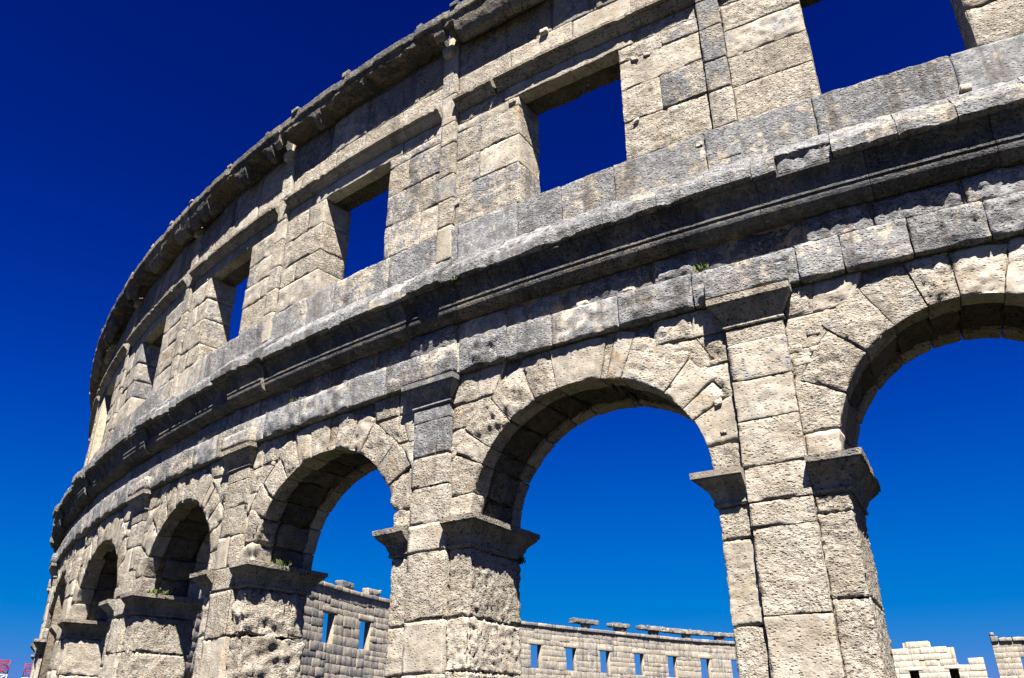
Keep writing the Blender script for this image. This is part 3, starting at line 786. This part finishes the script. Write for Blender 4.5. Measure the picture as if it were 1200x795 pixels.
make_obj('masonry', np.concatenate([v_ for v_, _ in REST]), np.concatenate([q_+o_ for (_, q_), o_ in zip(REST, ofs)]), M_FAR, far_core, (.45, .15, .47), kind='stuff', smooth=False)
# lintels over the far windows and the coping
for c in full:
    if pick_far(c, 7.):
        geo = stone_geo(quad_map(c-FH-.35, c+FH+.35, FWL-.02, FWL+.46), 2*FH+.7, .48, -.72, .05, .3, .02, .05, curve=FC, wcell=9., coarse=True)
        make_obj('lintel', geo[0], orient(*geo), M_FAR, far_core, (.15+jit(.1), .4, .5))
x = 0.
while x < FLEN-.3:
    l = rnd.uniform(1.1, 1.9); y = min(x+l, FLEN)
    geo = stone_geo(quad_map(x+.015, y-.015, 9.96, 10.34+jit(.02)), y-x-.03, .37, -.95, .20, .5, .03, .06, curve=FC, wcell=9., coarse=True)
    make_obj('coping_stone', geo[0], orient(*geo), M_FAR, far_core, (.6+jit(.2), .2, .47+jit(.05))); x = y
# remains of the raised gutter standing on posts
def far_block(nm, x0, x1, z0, z1, off0, off1, y=735):
    a, b = curve_s(FC, x0, y), curve_s(FC, x1, y); a, b = min(a, b), max(a, b)
    geo = stone_geo(quad_map(a, b, z0, z1), b-a, z1-z0, off0, off1, .25, .09, .06, curve=FC, wcell=9., coarse=True)
    return make_obj(nm, geo[0], orient(*geo), M_FAR, far_core, (.6+jit(.15), .2, .42))
for x0, x1 in ((684, 692), (722, 734), (763, 772), (801, 808.5), (838, 848)): far_block('gutter_post', x0, x1, 10.3, 10.93, -.6, .0)
for x0, x1 in ((672, 701), (716, 737), (750, 786), (786.3, 822), (822.3, 860)): far_block('gutter_slab', x0, x1, 10.9+jit(.03), 11.45+jit(.06), -.8, .25)
for x0, x1 in ((359, 375), (400, 415), (432, 446)): far_block('gutter_post', x0, x1, 10.33, 10.98, -.7, .1, 685)

# pale restored section and the fragment beside the gap, at the far end of the long axis
YF = 124.
def on_plane(x, y, Y=YF):
    d = pix_ray(x, y); t = (Y-cam.location.y)/d.y
    return cam.location.x+d.x*t, cam.location.z+d.z*t-Z0
white = thing('restored_masonry', 'pale restored wall with a stepped broken top beyond the right pier', 'ruined wall')
wx0, wx1 = on_plane(1035, 770)[0], on_plane(1152, 770)[0]
WC = PolyCurve([(wx0, YF), ((wx0+wx1)/2, YF), (wx1, YF)], 1.)
steps = [(1035, 1057, 761), (1057, 1089, 753), (1089, 1099, 760), (1099, 1117, 758.5), (1117, 1122, 776), (1122, 1138, 779), (1138, 1152, 772.7)]
sx = [(on_plane(a, y)[0]-wx0, on_plane(b, y)[0]-wx0, on_plane(a, y)[1]) for a, b, y in steps]
def wtop(s):
    for a, b, z in sx:
        if a <= s <= b: return z
    return 0.
def P_s(x, y=785): return on_plane(x, y)[0]-wx0
wz = {y: on_plane(1090, y)[1] for y in (771, 784, 785)}
wop = [(P_s(1065), P_s(1076), -4.84+4., wz[785]), (P_s(1112), P_s(1123), -.84, wz[785])]
wniche = [(P_s(1079), P_s(1086), wz[784], wz[771]), (P_s(1100.5), P_s(1103.5), wz[784], wz[771])]
hz = .82; zt = max(z for _, _, z in sx)
wcz = list(np.arange(zt-17*hz, zt+.01, hz)); wcz = [z for z in wcz if z > -4.84]; wcz.insert(0, -4.84)
wcz = [min(wcz, key=lambda q_: 0 if q_ == z else 1) if False else z for z in wcz]
wcore_c = []
wl = wx1-wx0
ed = sorted(set([0., wl]+[v_ for o in wop for v_ in o[:2]]+[min(max(v_, 0), wl) for a, b, _ in sx for v_ in (a, b)]))
for a, b in zip(ed[:-1], ed[1:]):
    if b-a < 1e-3: continue
    m = (a+b)/2; t_ = wtop(m)-.1
    o_ = [o for o in wop if o[0] < m < o[1]]
    if o_: wcore_c += [(a, b, -4.84, -4.84, o_[0][2], o_[0][2]), (a, b, o_[0][3], o_[0][3], t_, t_)]
    else: wcore_c.append((a, b, -4.84, -4.84, t_, t_))
v, q = columns_geo(wcore_c, -1.2, -.08, WC)
wcore = make_obj('wall_core', v, q, M_MORTAR, white, smooth=False)
# dark rooms behind the two openings
for o in wop:
    v, q = columns_geo([(o[0]-.5, o[1]+.5, o[2]-.5, o[2]-.5, o[3]+.5, o[3]+.5)], -4.2, -4., WC); make_obj('back_wall', v, q, M_MORTAR, wcore, smooth=False)
    for a, b in ((o[0]-.5, o[0]-.3), (o[1]+.3, o[1]+.5)):
        v, q = columns_geo([(a, b, o[2]-.5, o[2]-.5, o[3]+.5, o[3]+.5)], -4., -1.2, WC); make_obj('side_wall', v, q, M_MORTAR, wcore, smooth=False)
    v, q = columns_geo([(o[0]-.5, o[1]+.5, o[3]+.3, o[3]+.3, o[3]+.5, o[3]+.5)], -4., -1.2, WC); make_obj('room_ceiling', v, q, M_MORTAR, wcore, smooth=False)
masonry(wcore, WC, 0., wl, wcz, wop+wniche, (1.2, 2.2), .4, .5, lambda s, z: (.28+jit(.15), .0, .70+jit(.08)), lambda s, z: z > 1.5, top=wtop, rough=.02, rndr=.05)
for o in wop:
    geo = stone_geo(quad_map(o[0]-.5, o[1]+.5, o[3], o[3]+.45), o[1]-o[0]+1., .45, -1., .04, .5, .02, .05, curve=WC, wcell=9., coarse=True)
    make_obj('lintel', geo[0], orient(*geo), M_FAR, wcore, (.2, .0, .8))

frag = thing('ruin_fragment', 'isolated end of grey wall with an overhanging top slab beside the gap', 'ruined wall')
fx0, fx1 = on_plane(1166, 770)[0], on_plane(1262, 770)[0]
GC = PolyCurve([(fx0, YF), ((fx0+fx1)/2, YF+.3), (fx1, YF+.8)], 1.)
ftop = on_plane(1180, 752)[1]; fwz0, fwz1 = on_plane(1198, 791)[1], on_plane(1198, 770)[1]
def F_s(x): return on_plane(x, 775)[0]-fx0
fop = [(F_s(1197), F_s(1206), fwz0, fwz1), (F_s(1236), F_s(1245), fwz0, fwz1)]
fcz = [-4.84]+list(np.linspace(-4., fwz0, 13))+[fwz0+.75, fwz0+1.5, fwz0+2.2, fwz1]+list(np.linspace(fwz1, ftop, 4))[1:]
fc = []
ed = [0.]+[v_ for o in fop for v_ in o[:2]]+[fx1-fx0]
for i, (a, b) in enumerate(zip(ed[:-1], ed[1:])):
    a += .15 if i == 0 else 0
    if i % 2: fc += [(a, b, -4.84, -4.84, fwz0, fwz0), (a, b, fwz1, fwz1, ftop, ftop)]
    else: fc.append((a, b, -4.84, -4.84, ftop, ftop))
v, q = columns_geo(fc, -1.2, -.06, GC); gcore = make_obj('wall_core', v, q, M_MORTAR, frag, smooth=False)
masonry(gcore, GC, 0., fx1-fx0, fcz, fop, (.8, 1.6), .5, .4, lambda s, z: (.35+jit(.2), .2, .5+jit(.05)), lambda s, z: z > 2 and s < 9)
for a, b, dz, h in ((-.5, .9, 0., .75), (.95, 2.5, 0., .5), (2.55, 4.0, -.02, .5), (-.35, .55, .74, .5), (4.6, 6.0, .0, .95)):
    geo = stone_geo(quad_map(a, b, ftop+dz+.01, ftop+dz+h), b-a, h, -1.25, .3, .5, .06, .12, curve=GC, wcell=9., coarse=True)
    make_obj('coping_stone', geo[0], orient(*geo), M_FAR, gcore, (.55+jit(.1), .15, .47))

# ------------------------------------------------------------------ distant lattice masts
def mast(px_left, px_right, py_top, dist, label):
    dl, dr = pix_ray(px_left, py_top), pix_ray(px_right, py_top)
    hl = lambda d: cam.location+d*(dist/math.hypot(d.x, d.y))
    a, b = hl(dl), hl(dr); w = (Vector((a.x, a.y))-Vector((b.x, b.y))).length
    cx, cy, top = (a.x+b.x)/2, (a.y+b.y)/2, a.z
    t = thing('lattice_mast', label, 'crane', (cx, cy, 0), 'red and white lattice masts')
    ang = math.atan2(b.y-a.y, b.x-a.x); ux = Vector((math.cos(ang), math.sin(ang), 0)); uy = Vector((-math.sin(ang), math.cos(ang), 0))
    sec = 4.2; z = top; i = 0
    while z > 1.:
        z0 = max(0., z-sec); V, Q = [], []
        def bar(p0, p1, r):
            d = (p1-p0).normalized(); e1 = d.orthogonal().normalized()*r; e2 = d.cross(e1).normalized()*r; k = len(V)
            for p in (p0, p1):
                for c1, c2 in ((-1, -1), (1, -1), (1, 1), (-1, 1)): V.append(tuple(p+e1*c1+e2*c2))
            for j in range(4): Q.append((k+j, k+(j+1) % 4, k+4+(j+1) % 4, k+4+j))
            Q.append((k+3, k+2, k+1, k)); Q.append((k+4, k+5, k+6, k+7))
        h = w/2; cs_ = [ux*sx_*h+uy*sy_*h for sx_, sy_ in ((-1, -1), (1, -1), (1, 1), (-1, 1))]
        r = w*.03
        for c_ in cs_: bar(c_+Vector((0, 0, z0)), c_+Vector((0, 0, z)), r*1.3)
        nb = 2
        for q_ in range(nb):
            za, zb = z0+(z-z0)*q_/nb, z0+(z-z0)*(q_+1)/nb
            for j in range(4):
                c0, c1 = cs_[j], cs_[(j+1) % 4]
                bar(c0+Vector((0, 0, za)), c1+Vector((0, 0, zb)), r*.8); bar(c1+Vector((0, 0, za)), c0+Vector((0, 0, zb)), r*.8); bar(c0+Vector((0, 0, zb-r)), c1+Vector((0, 0, zb-r)), r*.8)
        make_obj('red_section' if i % 2 == 0 else 'white_section', np.array(V), np.array(Q), M_RED if i % 2 == 0 else M_WHITE, t, smooth=False)
        z = z0; i += 1
mast(-1, 12.3, 774, 330., 'broad red and white lattice mast standing clear in the sky')
mast(30, 40, 778, 330., 'red and white lattice mast half hidden by the curving wall')

# ------------------------------------------------------------------ weeds growing on the ledges
def weed(label, s, z, off, n, h, spread, group=None):
    base = near(np.array([s]), np.array([z]), np.array([off]))[0]
    V, Q = [], []; r_ = random.Random(int(s*100)+int(z*10))
    for i in range(n):
        a = r_.uniform(0, 2*math.pi); d = spread*math.sqrt(r_.random()); p = Vector((d*math.cos(a)*1.6, d*math.sin(a)*.7, 0)); l = h*r_.uniform(.5, 1.); t = Vector((r_.uniform(-.6, .6), r_.uniform(-.6, .6), 1.)).normalized()
        side = t.cross(Vector((math.cos(a+1), math.sin(a+1), 0))).normalized()*h*.10
        m = p+t*l*.55+Vector((0, 0, l*.05)); e_ = p+t*l+Vector((t.x, t.y, -.3))*l*.3; k = len(V)
        V += [tuple(p-side*.4), tuple(p+side*.4), tuple(m+side), tuple(m-side), tuple(e_+side*.1), tuple(e_-side*.1)]
        Q += [(k, k+1, k+2, k+3), (k+3, k+2, k+4, k+5)]
    o = make_obj('weed', np.array(V), np.array(Q), M_GRASS); o.location = base
    o['label'] = label; o['category'] = 'weed'
    return o
weed('small green weed on the string course above the capital between the two widest arches', .42, 3.0, .10, 60, .12, .08)
weed('green weed on the impost ledge of the heavily eroded pier', SK[2]-.88, .0, -.55, 80, .16, .18)
weed('mossy weed on the worn impost of the pier beside the narrow shadowed arch', SK[3]-.9, .0, -.35, 90, .15, .22)
weed('tiny weed hanging under the cornice lip beside a broken block', 4.55, 4.02, .40, 40, .10, .06)
weed('dry twiggy weed at the back corner of a pier below its impost', SK[1]-.83, -.5, -1.3, 30, .16, .05)
weed('little green weed in a joint of the string course above the eroded pier', 9.0, 2.98, .10, 40, .11, .07)
